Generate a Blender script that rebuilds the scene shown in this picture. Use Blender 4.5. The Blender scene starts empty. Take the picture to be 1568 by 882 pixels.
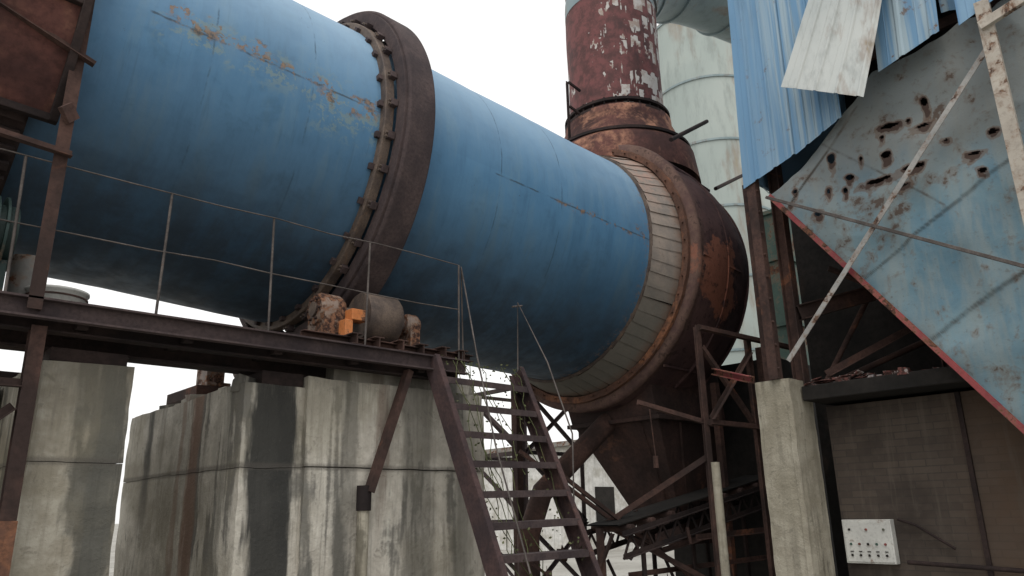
import bpy, bmesh, math, random
from mathutils import Vector, Matrix, noise as mnoise
random.seed(7)
H=1.7
scene=bpy.context.scene
# ---------------------------------------------------------------- materials
class NT:
    def __init__(s,name):
        s.m=bpy.data.materials.new(name); s.m.use_nodes=True
        s.t=s.m.node_tree; s.t.nodes.clear()
        s.out=s.t.nodes.new("ShaderNodeOutputMaterial"); s.b=s.t.nodes.new("ShaderNodeBsdfPrincipled")
        s.t.links.new(s.b.outputs[0],s.out.inputs[0])
        s.co=s.t.nodes.new("ShaderNodeTexCoord").outputs['Object']
        s.xyz=None
    def n(s,t): return s.t.nodes.new(t)
    def put(s,sock,v):
        if isinstance(v,bpy.types.NodeSocket): s.t.links.new(v,sock)
        elif isinstance(v,(tuple,list)):
            v=tuple(v); 
            if len(sock.default_value)==4 and len(v)==3: v=v+(1,)
            sock.default_value=v
        else: sock.default_value=v
    def sep(s):
        if s.xyz is None:
            q=s.n("ShaderNodeSeparateXYZ"); s.put(q.inputs[0],s.co); s.xyz=q.outputs
        return s.xyz
    def map(s,scale=(1,1,1),loc=(0,0,0),vec=None):
        q=s.n("ShaderNodeMapping"); s.put(q.inputs[0],vec or s.co); q.inputs['Scale'].default_value=scale; q.inputs['Location'].default_value=loc
        return q.outputs[0]
    def noise(s,scale,detail=5,rough=.6,vec=None,dist=0):
        q=s.n("ShaderNodeTexNoise"); s.put(q.inputs['Vector'],vec or s.co)
        q.inputs['Scale'].default_value=scale;q.inputs['Detail'].default_value=min(detail,4);q.inputs['Roughness'].default_value=rough;q.inputs['Distortion'].default_value=dist
        return q.outputs[0]
    def vor(s,scale,vec=None,feature='F1'):
        q=s.n("ShaderNodeTexVoronoi"); q.feature=feature; s.put(q.inputs['Vector'],vec or s.co); q.inputs['Scale'].default_value=scale
        return q.outputs[0]
    def attr(s,name):
        q=s.n("ShaderNodeAttribute"); q.attribute_name=name; return q.outputs['Fac']
    def math(s,op,a,b=0.,c=0.):
        q=s.n("ShaderNodeMath"); q.operation=op; s.put(q.inputs[0],a); s.put(q.inputs[1],b)
        return q.outputs[0]
    def step(s,v,lo,hi,a=0.,b=1.):
        q=s.n("ShaderNodeMapRange"); q.interpolation_type='SMOOTHSTEP'; s.put(q.inputs[0],v)
        q.inputs[1].default_value=lo;q.inputs[2].default_value=hi;q.inputs[3].default_value=a;q.inputs[4].default_value=b
        return q.outputs[0]
    def mix(s,f,a,b,mode='MIX'):
        q=s.n("ShaderNodeMix"); q.data_type='RGBA'; q.blend_type=mode
        s.put(q.inputs[0],f); s.put(q.inputs[6],a); s.put(q.inputs[7],b)
        return q.outputs[2]
    def band(s,v,c,w,soft=.02):
        d=s.math('ABSOLUTE',s.math('SUBTRACT',v,c)); return s.step(d,w,w+soft,1.,0.)
    def mul(s,*a):
        r=a[0]
        for k in a[1:]: r=s.math('MULTIPLY',r,k)
        return r
    def mx(s,a,b): return s.math('MAXIMUM',a,b)
    def fin(s,col,rough=.8,metal=0.,bump=None,bs=.3,bd=.01,spec=.4):
        s.put(s.b.inputs['Base Color'],col); s.put(s.b.inputs['Roughness'],rough); s.put(s.b.inputs['Metallic'],metal)
        s.b.inputs['Specular IOR Level'].default_value=spec
        if bump is not None:
            q=s.n("ShaderNodeBump"); q.inputs['Strength'].default_value=bs; q.inputs['Distance'].default_value=bd; s.put(q.inputs['Height'],bump)
            s.t.links.new(q.outputs[0],s.b.inputs['Normal'])
        return s.m

def rust(name,dark=(.04,.026,.023),mid=(.1,.056,.045),bright=(.24,.1,.055),amt=.3,scale=2.,rough=.9):
    k=NT(name)
    a=k.noise(scale,5,.65); b=k.noise(scale*4.3,5,.7); c=k.noise(scale*.7,5,.7,dist=.6)
    col=k.mix(k.step(a,.35,.65),dark,mid)
    col=k.mix(k.mul(k.step(c,.72-amt*.5,.85-amt*.5),k.step(b,.35,.6)),col,bright)
    col=k.mix(k.step(k.noise(scale*14,3,.7),.35,.75,0,.5),col,tuple(x*.5 for x in dark))
    return k.fin(col,rough,0,b,.5,.006,.25)

def paintrust(name,paint,paint2,dark=(.04,.022,.018),rustc=(.15,.07,.04),amt=.4,scale=1.5,stretch=(1,1,1),rough=.55):
    k=NT(name); v=k.map(stretch)
    a=k.noise(scale,5,.68,v,.3); b=k.noise(scale*5,5,.7,v); c=k.noise(scale*.6,4,.5)
    col=k.mix(k.step(c,.35,.65),paint,paint2)
    col=k.mix(k.step(b,.45,.7,0,.45),col,tuple(x*.6 for x in paint))
    sm=k.math('ADD',a,k.math('MULTIPLY',b,.25))
    r=k.step(sm,.8-amt*.4,.86-amt*.4)
    rc=k.mix(k.step(b,.4,.62),dark,rustc)
    col=k.mix(r,col,rc)
    edge=k.mul(k.step(sm,.72-amt*.4,.82-amt*.4),.4)
    col=k.mix(k.mul(edge,k.math('SUBTRACT',1.,r)),col,(.22,.13,.08))
    return k.fin(col,k.step(r,0,1,rough,.9),0,k.math('SUBTRACT',b,k.math('MULTIPLY',r,.5)),.4,.005,.3)

def concrete(name,base=(.33,.31,.28),light=(.5,.48,.44),stain=(.05,.05,.048),amt=.45,special=None,moss=(.26,.235,.175)):
    k=NT(name); X,Y,Z=k.sep()
    v=k.map((2.6,2.6,.28)); v2=k.map((9,9,.45)); v3=k.map((26,26,1.1))
    a=k.noise(1.,5,.62,v,.25); b=k.noise(1.,5,.7,v2,.2); g=k.noise(1.,4,.75,v3,.3); c=k.noise(3.,5,.7); f=k.noise(40,3,.7); e=k.noise(9,5,.72,dist=.4)
    col=k.mix(k.step(c,.38,.62),base,light)
    col=k.mix(k.step(b,.5,.68,0,.4),col,tuple(x*.5 for x in base))
    col=k.mix(k.mul(k.step(g,.52,.68),k.step(a,.4,.6,.1,.6)),col,tuple(x*.45 for x in base))
    col=k.mix(k.mul(k.step(g,.42,.3),k.step(c,.42,.6),.6),col,tuple(min(.72,x*1.25) for x in light))
    st=k.math('ADD',k.math('ADD',a,k.math('MULTIPLY',c,.2)),k.math('MULTIPLY',e,.1))
    col=k.mix(k.step(st,.84-amt*.4,.91-amt*.4,0,.8),col,stain)
    col=k.mix(k.mul(k.step(k.noise(1.3,5,.6),.46,.66),.5),col,moss)
    col=k.mix(k.mul(k.step(e,.6,.66),.4),col,tuple(x*.5 for x in base))
    if special: col=special(k,col)
    col=k.mix(k.step(f,.55,.8,0,.3),col,(.12,.11,.095))
    return k.fin(col,.96,0,k.math('ADD',k.math('ADD',c,e),k.math('MULTIPLY',f,.5)),.7,.014,.15)

def kiln_mat():
    k=NT("kiln_blue_paint"); X,Y,Z=k.sep()
    ang=k.math('ARCTAN2',Z,k.math('MULTIPLY',Y,-1.))
    big=k.noise(.9,4,.6); md=k.noise(3.5,5,.68,dist=.2); fine=k.noise(22,4,.7); sm=k.noise(9,5,.7)
    cv=k.n("ShaderNodeCombineXYZ"); k.put(cv.inputs[0],k.math('MULTIPLY',X,3.)); k.put(cv.inputs[1],k.math('MULTIPLY',ang,.9))
    drip=k.noise(1.6,5,.7,cv.outputs[0],.2)
    cv2=k.n("ShaderNodeCombineXYZ"); k.put(cv2.inputs[0],k.math('MULTIPLY',X,14.)); k.put(cv2.inputs[1],k.math('MULTIPLY',ang,1.6))
    drip2=k.noise(1.3,4,.7,cv2.outputs[0],.15)
    pw=k.n("ShaderNodeCombineXYZ"); k.put(pw.inputs[0],k.math('FLOOR',k.math('DIVIDE',k.math('ADD',X,.05),.8))); k.put(pw.inputs[1],k.math('FLOOR',k.math('DIVIDE',k.math('ADD',ang,2.0),.66)))
    wn=k.n("ShaderNodeTexWhiteNoise"); k.put(wn.inputs[0],pw.outputs[0])
    col=k.mix(k.step(big,.3,.7),(.068,.18,.315),(.09,.22,.37))
    col=k.mix(k.step(wn.outputs[0],0,1,0,.25),col,(.045,.13,.235))
    col=k.mix(k.step(drip,.48,.7,0,.5),col,(.13,.235,.32))
    col=k.mix(k.step(drip,.3,.5,.35,0),col,(.038,.105,.19))
    col=k.mix(k.step(drip2,.55,.72,0,.25),col,(.035,.09,.145))
    col=k.mix(k.step(md,.54,.7,0,.3),col,(.045,.11,.175))
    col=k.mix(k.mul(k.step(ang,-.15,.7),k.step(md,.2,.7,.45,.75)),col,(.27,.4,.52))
    grime_shade=k.step(k.math('ADD',k.math('MULTIPLY',md,.5),k.math('MULTIPLY',drip,.5)),.3,.6,.6,.92)
    col=k.mix(k.mul(k.step(ang,-.05,-1.0),grime_shade),col,(.026,.04,.058))  # grime plus painted-in underside shade, deepening towards the bottom of the shell
    def seam(a0,x0,x1,w=.006):
        wob=k.math('ADD',ang,k.math('MULTIPLY',k.math('SUBTRACT',sm,.5),.02))
        return k.mul(k.band(wob,a0,w,.005),k.step(X,x0,x0+.04),k.step(X,x1,x1+.04,1.,0.),k.step(md,.36,.54))
    def patch(a0,x0,x1,w,th):
        wob=k.math('ADD',ang,k.math('MULTIPLY',k.math('SUBTRACT',md,.5),.12))
        return k.mul(k.band(wob,a0,w*.3,w),k.step(X,x0,x0+.15),k.step(X,x1,x1+.15,1.,0.),k.step(k.math('ADD',k.math('MULTIPLY',sm,.6),k.math('MULTIPLY',fine,.4)),th,th+.05))
    chips=k.mx(patch(.045,1.3,3.0,.03,.49),patch(-.04,5.2,6.7,.024,.5))
    chips=k.mx(chips,patch(-.02,2.45,3.0,.05,.51)); chips=k.mx(chips,patch(.1,.9,2.0,.05,.56))
    chips=k.mx(chips,patch(-.02,6.2,6.6,.05,.51))
    chips=k.mx(chips,k.mul(k.step(X,6.62,6.82),k.step(fine,.53,.6),.7))
    col=k.mix(k.mul(k.step(k.noise(5,5,.7),.47,.56),k.mx(patch(.02,1.2,3.05,.13,.48),patch(-.04,2.4,3.05,.2,.46)),.75),col,(.18,.25,.25))
    lines=k.mx(seam(.03,1.2,3.1,.003),seam(-.043,4.4,6.8,.003))
    rustc=k.mix(k.step(fine,.4,.6),(.05,.05,.05),(.24,.15,.09))
    col=k.mix(k.mul(lines,.75),col,(.03,.045,.06)); col=k.mix(k.mul(chips,.9),col,rustc)
    iso=k.step(k.math('ADD',k.math('MULTIPLY',sm,.7),k.math('MULTIPLY',fine,.3)),.665,.695)
    col=k.mix(k.mul(iso,.8),col,(.05,.07,.09))
    girth=None
    for gx in (1.68,2.48,4.5,5.35):
        g=k.band(k.math('ADD',X,k.math('MULTIPLY',sm,.02)),gx,.003,.007); girth=g if girth is None else k.mx(girth,g)
    col=k.mix(k.mul(girth,k.step(md,.4,.6,.0,.65)),col,(.03,.07,.11))
    rough=k.step(md,.3,.7,.5,.7)
    h=k.math('ADD',k.math('MULTIPLY',big,3.),k.math('ADD',k.math('MULTIPLY',md,.6),k.math('MULTIPLY',fine,.06)))
    return k.fin(col,rough,0,h,.35,.02,.4)

M={}
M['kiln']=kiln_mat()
M['rust']=rust("rusted_steel")
M['guard']=rust("guard_rusted_plate",(.05,.024,.022),(.13,.055,.045),(.34,.17,.11),.5,1.6)
M['rustdark']=rust("dark_rusted_steel",(.02,.015,.015),(.045,.03,.027),(.11,.055,.038),.12)
M['chute']=rust("chute_rusted_plate",(.035,.023,.021),(.075,.042,.035),(.16,.075,.048),.3,1.7)
M['tyre']=rust("tyre_steel",(.05,.038,.04),(.088,.064,.062),(.13,.085,.072),.15,3)
M['rustor']=rust("orange_rusted_steel",(.08,.045,.034),(.15,.075,.05),(.29,.13,.07),.45,2.5)
M['rail']=rust("rail_steel",(.07,.06,.055),(.14,.12,.11),(.18,.11,.08),.2,5,.7)
M['steel']=paintrust("worn_grey_steel",(.17,.165,.155),(.24,.23,.21),amt=.4,scale=4)
M['cream']=paintrust("weathered_cream_steel",(.36,.32,.27),(.45,.41,.35),rustc=(.2,.12,.08),amt=.3,scale=5)
M['greybeam']=paintrust("weathered_grey_angle",(.27,.27,.26),(.36,.35,.33),rustc=(.16,.1,.07),amt=.36,scale=5)
M['redsteel']=paintrust("red_oxide_paint",(.2,.04,.045),(.28,.06,.06),amt=.35,scale=5)
M['green']=paintrust("dark_green_paint",(.04,.075,.062),(.055,.1,.08),amt=.25,scale=2)
M['motor']=paintrust("motor_green_paint",(.015,.032,.03),(.022,.044,.04),amt=.1,scale=4)
M['silo']=paintrust("silo_pale_paint",(.3,.345,.325),(.36,.4,.375),dark=(.2,.2,.17),rustc=(.27,.23,.15),amt=.12,scale=.5,stretch=(1,1,.25),rough=.8)
M['duct']=paintrust("grey_blue_duct_paint",(.2,.265,.28),(.27,.33,.34),dark=(.12,.1,.09),rustc=(.2,.15,.12),amt=.2,scale=1.2)
M['galv']=paintrust("faded_white_sheet",(.38,.41,.4),(.47,.49,.47),dark=(.2,.17,.13),rustc=(.3,.25,.19),amt=.16,scale=1.6,stretch=(1,1,.3))
M['orange']=paintrust("orange_paint",(.55,.19,.06),(.62,.23,.08),amt=.3,scale=9)
M['white']=paintrust("dirty_white_paint",(.52,.52,.49),(.6,.6,.56),amt=.08,scale=6)
M['bearing']=paintrust("bearing_paint",(.16,.12,.1),(.26,.2,.165),rustc=(.24,.12,.07),amt=.55,scale=6)
M['boltmetal']=rust("bolt_metal",(.08,.062,.055),(.16,.12,.095),(.2,.13,.09),.3,6,.7)
M['flake']=paintrust("flaking_sheet",(.32,.29,.29),(.42,.38,.37),rustc=(.17,.07,.06),amt=.6,scale=6)
M['vine']=rust("dry_vine",(.06,.07,.03),(.12,.13,.06),(.16,.12,.06),.3,8)

def stackmat():
    k=NT("peeling_stack_paint")
    v=k.map((1.5,1.5,.8)); a=k.noise(1.7,5,.7,v,.15); b=k.noise(6,5,.7)
    X,Y,Z=k.sep()
    col=k.mix(k.step(b,.35,.65),(.085,.038,.036),(.17,.062,.06))
    col=k.mix(k.step(a,.45,.36,0,.6),col,(.05,.03,.03))
    q=k.n("ShaderNodeTexVoronoi"); q.distance='CHEBYCHEV'; k.put(q.inputs['Vector'],k.map((3.6,3.6,1.9))); q.inputs['Scale'].default_value=2.1
    cells=k.math('ADD',k.math('MULTIPLY',q.outputs['Distance'],.85),k.math('MULTIPLY',b,.22))
    side=k.math('ADD',a,k.step(k.math('SUBTRACT',X,Y),1.0,2.5,-.1,.1))
    white=k.mul(k.step(side,.5,.52),k.step(cells,.45,.465,1.,0.))
    wc=k.mix(k.step(b,.45,.6),(.5,.47,.44),(.34,.27,.23))
    col=k.mix(white,col,wc)
    return k.fin(col,.75,0,k.math('ADD',b,white),.5,.008,.3)
M['stack']=stackmat()

def hoodmat():
    k=NT("hood_rusted_plate"); X,Y,Z=k.sep()
    a=k.noise(1.1,5,.65); b=k.noise(6,5,.7); c=k.noise(25,4,.7)
    col=k.mix(k.step(a,.35,.65),(.055,.034,.035),(.1,.058,.055))
    d=k.n("ShaderNodeVectorMath"); d.operation='DISTANCE'; k.put(d.inputs[0],k.co); d.inputs[1].default_value=(7.75,-1.7,-.3)
    dd=k.math('ADD',d.outputs['Value'],k.math('MULTIPLY',k.math('SUBTRACT',a,.5),1.6))
    dd=k.math('ADD',dd,k.math('MULTIPLY',k.math('SUBTRACT',b,.5),.9))
    col=k.mix(k.step(dd,.34,.46,.85,0.),col,(.26,.105,.068))
    col=k.mix(k.mul(k.step(X,7.5,7.3),k.step(b,.35,.6,.2,.7)),col,(.17,.11,.085))
    col=k.mix(k.mul(k.step(b,.56,.63),.6),col,(.03,.02,.02))
    col=k.mix(k.step(c,.5,.75,0,.45),col,(.03,.022,.022))
    return k.fin(col,.95,0,k.math('ADD',k.math('MULTIPLY',a,2),k.math('ADD',b,k.math('MULTIPLY',c,.3))),.6,.02,.12)
M['hood']=hoodmat()

def sealmat():
    k=NT("seal_plates"); X,Y,Z=k.sep()
    b=k.noise(5,5,.7); c=k.noise(30,4,.7)
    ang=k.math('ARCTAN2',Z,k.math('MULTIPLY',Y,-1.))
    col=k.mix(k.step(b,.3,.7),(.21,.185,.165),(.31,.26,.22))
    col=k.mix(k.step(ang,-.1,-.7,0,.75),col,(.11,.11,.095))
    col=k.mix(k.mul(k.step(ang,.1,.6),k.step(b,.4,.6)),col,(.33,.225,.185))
    col=k.mix(k.step(c,.55,.75,0,.5),col,(.11,.07,.05))
    col=k.mix(k.mul(k.step(X,7.1,7.25),k.step(b,.35,.55,.2,.8)),col,(.14,.08,.055))
    return k.fin(col,.9,0,b,.4,.008,.25)
M['seal']=sealmat()

def hopmat():
    k=NT("corroded_blue_hopper"); 
    a=k.noise(1.3,5,.65,dist=.3); b=k.noise(5,5,.72,dist=.2); v=k.map((1,3,.6)); s_=k.noise(1.5,5,.65,v); c=k.noise(20,4,.7)
    X,Y,Z=k.sep(); halo=k.attr("halo"); seam=k.attr("seam")
    col=k.mix(k.step(a,.35,.62),(.1,.185,.24),(.165,.255,.295))
    col=k.mix(k.step(s_,.42,.62,0,.6),col,(.225,.26,.255))
    col=k.mix(k.step(k.math('ADD',Z,a),H+3.0,H+3.8,0,.75),col,(.205,.205,.19))
    r=k.math('ADD',k.math('MULTIPLY',a,.4),k.math('MULTIPLY',b,.6))
    col=k.mix(k.step(r,.52,.6,0,.6),col,(.15,.125,.105))
    col=k.mix(k.step(r,.585,.62,0,.85),col,(.085,.057,.043))
    col=k.mix(k.step(c,.56,.72,0,.5),col,(.105,.095,.082))
    hm=k.math('ADD',halo,k.math('MULTIPLY',k.math('SUBTRACT',b,.5),1.1))
    hm=k.math('ADD',hm,k.math('MULTIPLY',k.math('SUBTRACT',c,.5),.5))
    hm=k.mul(hm,k.step(halo,.0,.12))
    col=k.mix(k.step(hm,.4,.6,0,.65),col,(.14,.095,.07)); col=k.mix(k.step(hm,.75,.9),col,(.06,.038,.03))
    col=k.mix(k.mul(seam,k.step(b,.35,.6,.2,.85)),col,(.07,.055,.045))
    return k.fin(col,.75,0,k.math('ADD',b,a),.5,.012,.25)
M['hopper']=hopmat()

def cladmat(name,c1,c2,ys=None):
    k=NT(name); X,Y,Z=k.sep(); v=k.map((.3,5,.12)); a=k.noise(1.4,4,.6,v); b=k.noise(5,5,.7); v2=k.map((1,1,.25)); d=k.noise(1.6,5,.65,v2)
    f=k.step(a,.45,.58)
    if ys: f=k.mul(f,k.step(Y,ys[0],ys[1],.15,1.))
    col=k.mix(f,c1,c2)
    col=k.mix(k.step(d,.5,.75,0,.5),col,tuple(x*.5 for x in c1))
    col=k.mix(k.mul(k.step(b,.6,.68),k.step(d,.48,.58)),col,(.14,.09,.06))
    return k.fin(col,.6,0,b,.12,.004,.3)
M['clad']=cladmat("blue_cladding",(.135,.265,.41),(.31,.4,.45),(3.6,3.1))
M['cladblue']=cladmat("blue_cladding_deep",(.12,.25,.42),(.2,.34,.48))

def brickmat():
    k=NT("dark_brick"); X,Y,Z=k.sep()  # dark brown brick, darker in noise patches
    cv=k.n("ShaderNodeCombineXYZ"); k.put(cv.inputs[0],Y); k.put(cv.inputs[1],Z)
    q=k.n("ShaderNodeTexBrick"); k.put(q.inputs['Vector'],cv.outputs[0]); q.inputs['Scale'].default_value=1.
    q.inputs['Brick Width'].default_value=.24;q.inputs['Row Height'].default_value=.065;q.inputs['Mortar Size'].default_value=.005
    q.inputs['Color1'].default_value=(.095,.076,.062,1);q.inputs['Color2'].default_value=(.072,.058,.049,1);q.inputs['Mortar'].default_value=(.066,.056,.048,1)
    a=k.noise(1.2,5,.65); b=k.noise(12,4,.7); s_=k.noise(1.,4,.7,k.map((6,6,.5)))
    col=k.mix(k.step(a,.4,.65,0,.75),q.outputs[0],(.04,.033,.029))
    col=k.mix(k.mul(k.step(Y,2.6,1.9),k.step(a,.3,.6,.2,.7)),col,(.13,.085,.058))
    col=k.mix(k.step(s_,.52,.66,0,.45),col,(.13,.11,.09))
    col=k.mix(k.step(b,.5,.8,0,.4),col,(.11,.092,.078))
    return k.fin(col,.95,0,k.math('ADD',b,q.outputs['Fac']),.4,.008,.15)
M['brick']=brickmat()
M['darkwall']=rust("dark_wall",(.014,.013,.012),(.03,.026,.023),(.05,.036,.028),.2,1.)  # near-black brown base, varied by noise

def pier_special(k,col):
    X,Y,Z=k.sep()
    w=k.noise(1.2,5,.6,k.map((2,2,.5))); e=k.noise(1.,5,.75,k.map((16,16,1.5)))
    wob=k.math('ADD',k.math('MULTIPLY',k.math('SUBTRACT',w,.5),.4),k.math('MULTIPLY',k.math('SUBTRACT',e,.5),.12))
    x2=k.math('ADD',X,wob); y2=k.math('ADD',Y,wob)
    fr=k.step(Y,5.22,5.26,1.,0.)
    col=k.mix(k.mul(k.band(x2,2.40,.15,.05),fr,.96),col,(.04,.04,.038))
    col=k.mix(k.mul(k.band(x2,2.98,.03,.08),fr,.6),col,(.1,.095,.082))
    col=k.mix(k.mul(k.band(x2,3.3,.01,.05),fr,k.step(Z,H-.6,H+.6),.6),col,(.15,.1,.075))
    col=k.mix(k.mul(k.band(x2,3.62,.10,.1),fr,.65),col,(.11,.105,.09))
    col=k.mix(k.mul(k.band(x2,4.1,.04,.1),fr,.5),col,(.11,.11,.095))
    sd=k.step(Y,5.22,5.26)
    col=k.mix(k.mul(k.band(y2,5.95,.07,.08),sd,.65),col,(.26,.155,.11))
    col=k.mix(k.mul(k.band(y2,6.3,.02,.05),sd,.5),col,(.24,.15,.11))
    col=k.mix(k.mul(k.band(y2,5.4,.03,.08),sd,.5),col,(.15,.145,.125))
    col=k.mix(k.mul(k.band(y2,7.0,.02,.14),sd,k.step(Z,H-.4,H+.6),.85),col,(.07,.07,.065))
    col=k.mix(k.mul(k.step(k.math('SUBTRACT',Z,k.math('MULTIPLY',e,.9)),H+.35,H+.6),.4),col,(.15,.14,.12))
    col=k.mix(k.mul(k.band(Z,H+.33,.01,.025),.5),col,(.1,.09,.08))
    return col
M['pier']=concrete("pier_concrete",(.43,.4,.345),(.6,.565,.495),(.09,.088,.08),amt=.3,special=pier_special)
def pierm_special(k,col):
    X,Y,Z=k.sep(); e=k.noise(1.,5,.75,k.map((12,12,1.2)))
    x2=k.math('ADD',X,k.math('MULTIPLY',k.math('SUBTRACT',e,.5),.3))
    col=k.mix(k.mul(k.band(x2,1.33,.03,.06),.5),col,(.1,.1,.09))
    col=k.mix(k.mul(k.step(k.math('SUBTRACT',Z,k.math('MULTIPLY',e,1.1)),H-.05,H+.35),.5),col,(.14,.13,.11))
    return k.mix(k.mul(k.band(Z,H+.33,.01,.025),.5),col,(.1,.09,.08))
M['pierm']=concrete("pier_concrete_mossy",(.31,.28,.225),(.5,.47,.4),(.065,.065,.058),amt=.46,special=pierm_special)
M['conc']=concrete("column_concrete",(.29,.265,.21),(.4,.37,.3),(.1,.09,.07),amt=.38)
M['pale']=concrete("pale_render",(.55,.54,.51),(.68,.67,.64),(.3,.29,.27),amt=.2)
def groundmat():
    k=NT("dusty_ground"); a=k.noise(.4,5,.6); b=k.noise(6,5,.7)
    col=k.mix(k.step(a,.35,.65),(.34,.33,.3),(.25,.24,.215)); col=k.mix(k.step(b,.5,.7,0,.6),col,(.16,.15,.13))
    return k.fin(col,.95,0,b,.5,.03)
M['ground']=groundmat()

# ---------------------------------------------------------------- geometry helpers
def empty(name,loc=(0,0,0),rot=(0,0,0)):
    o=bpy.data.objects.new(name,None); o.empty_display_size=.3; scene.collection.objects.link(o); o.location=loc; o.rotation_euler=rot; return o
class B:
    def __init__(s): s.v=[];s.f=[];s.sm=[]
    def add(s,vs,fs,smooth=False):
        n=len(s.v); s.v+= [tuple(v) for v in vs]; s.f+=[tuple(i+n for i in f) for f in fs]; s.sm+=[smooth]*len(fs)
    def box(s,x0,x1,y0,y1,z0,z1):
        vs=[(x,y,z) for x in(x0,x1) for y in(y0,y1) for z in(z0,z1)]
        s.add(vs,[(0,1,3,2),(4,6,7,5),(0,4,5,1),(2,3,7,6),(0,2,6,4),(1,5,7,3)])
    def frame(s,p,q,up=(0,0,1)):
        p=Vector(p);q=Vector(q);d=(q-p).normalized();u=Vector(up)
        if abs(d.dot(u.normalized()))>.98:u=Vector((0,1,0))
        a=d.cross(u).normalized();b=a.cross(d).normalized()
        return p,q,a,b
    def beam(s,p,q,w,h,up=(0,0,1)):
        p,q,a,b=s.frame(p,q,up); a=a*w/2;b=b*h/2
        vs=[p-a-b,p+a-b,p+a+b,p-a+b,q-a-b,q+a-b,q+a+b,q-a+b]
        s.add(vs,[(3,2,1,0),(4,5,6,7),(0,1,5,4),(1,2,6,5),(2,3,7,6),(3,0,4,7)])
    def prof(s,p,q,pts,up=(0,0,1)):
        p,q,a,b=s.frame(p,q,up); n=len(pts)
        vs=[p+a*x+b*y for x,y in pts]+[q+a*x+b*y for x,y in pts]
        s.add(vs,[(i,(i+1)%n,n+(i+1)%n,n+i) for i in range(n)]+[tuple(range(n))[::-1],tuple(range(n,2*n))])
    def ang(s,p,q,w,t=.008,up=(0,0,1)):
        s.prof(p,q,[(0,0),(w,0),(w,t),(t,t),(t,w),(0,w)],up)
    def ibeam(s,p,q,w,h,t=.012,up=(0,0,1)):
        a=w/2;b=h/2;c=t/2
        s.prof(p,q,[(-a,-b),(a,-b),(a,-b+t),(c,-b+t),(c,b-t),(a,b-t),(a,b),(-a,b),(-a,b-t),(-c,b-t),(-c,-b+t),(-a,-b+t)],up)
    def chan(s,p,q,w,h,t=.01,up=(0,0,1)):
        s.prof(p,q,[(0,-h/2),(w,-h/2),(w,-h/2+t),(t,-h/2+t),(t,h/2-t),(w,h/2-t),(w,h/2),(0,h/2)],up)
    def tube(s,pts,r,n=10,cap=True):
        pts=[Vector(p) for p in pts]; m=len(pts); rs=r if isinstance(r,(list,tuple)) else [r]*m
        rings=[];ref=None
        for i,p in enumerate(pts):
            d=(pts[min(i+1,m-1)]-pts[max(i-1,0)]).normalized()
            if ref is None:
                ref=Vector((0,0,1)) if abs(d.z)<.9 else Vector((1,0,0))
            a=(ref-d*ref.dot(d)).normalized(); ref=a; b=d.cross(a)
            rings.append([p+(a*math.cos(t)+b*math.sin(t))*rs[i] for t in [2*math.pi*j/n for j in range(n)]])
        vs=[v for g in rings for v in g]; fs=[]
        for i in range(m-1):
            for j in range(n):
                fs.append((i*n+j,i*n+(j+1)%n,(i+1)*n+(j+1)%n,(i+1)*n+j))
        s.add(vs,fs,True)
        if cap:
            s.add(rings[0],[tuple(range(n))[::-1]]); s.add(rings[-1],[tuple(range(n))])
    def revx(s,prof,n=128,a0=0,a1=2*math.pi,smooth=True,disp=None):
        full=abs(a1-a0-2*math.pi)<1e-6; cnt=n if full else n+1
        vs=[];fs=[]
        for x,r in prof:
            for j in range(cnt):
                t=a0+(a1-a0)*j/n; rr=r+(disp(x,t) if disp else 0)
                vs.append((x,-rr*math.cos(t),rr*math.sin(t)))
        for i in range(len(prof)-1):
            for j in range(n):
                k=(j+1)%cnt
                fs.append((i*cnt+j,i*cnt+k,(i+1)*cnt+k,(i+1)*cnt+j))
        s.add(vs,fs,smooth)
    def revz(s,c,prof,n=64,smooth=True,disp=None):
        vs=[];fs=[]
        for z,r in prof:
            for j in range(n):
                t=2*math.pi*j/n; rr=r+(disp(z,t) if disp else 0); vs.append((c[0]+rr*math.cos(t),c[1]+rr*math.sin(t),z))
        for i in range(len(prof)-1):
            for j in range(n):
                fs.append((i*n+j,i*n+(j+1)%n,(i+1)*n+(j+1)%n,(i+1)*n+j))
        s.add(vs,fs,smooth)
    def obj(s,name,mat,parent=None,bevel=0):
        me=bpy.data.meshes.new(name); me.from_pydata(s.v,[],s.f); me.polygons.foreach_set('use_smooth',s.sm); 
        me.materials.append(mat); me.update()
        bm=bmesh.new(); bm.from_mesh(me); bmesh.ops.recalc_face_normals(bm,faces=bm.faces); bm.to_mesh(me); bm.free()
        o=bpy.data.objects.new(name,me); scene.collection.objects.link(o)
        if parent: o.parent=parent
        if bevel:
            bv=o.modifiers.new("bevel",'BEVEL'); bv.width=bevel; bv.segments=2; bv.limit_method='ANGLE'
        return o
def Z(z): return z+H

# ---------------------------------------------------------------- ground
b=B(); b.add([(-300,-300,0),(300,-300,0),(300,300,0),(-300,300,0)],[(0,1,2,3)]); b.obj("ground",M['ground'])

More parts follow.
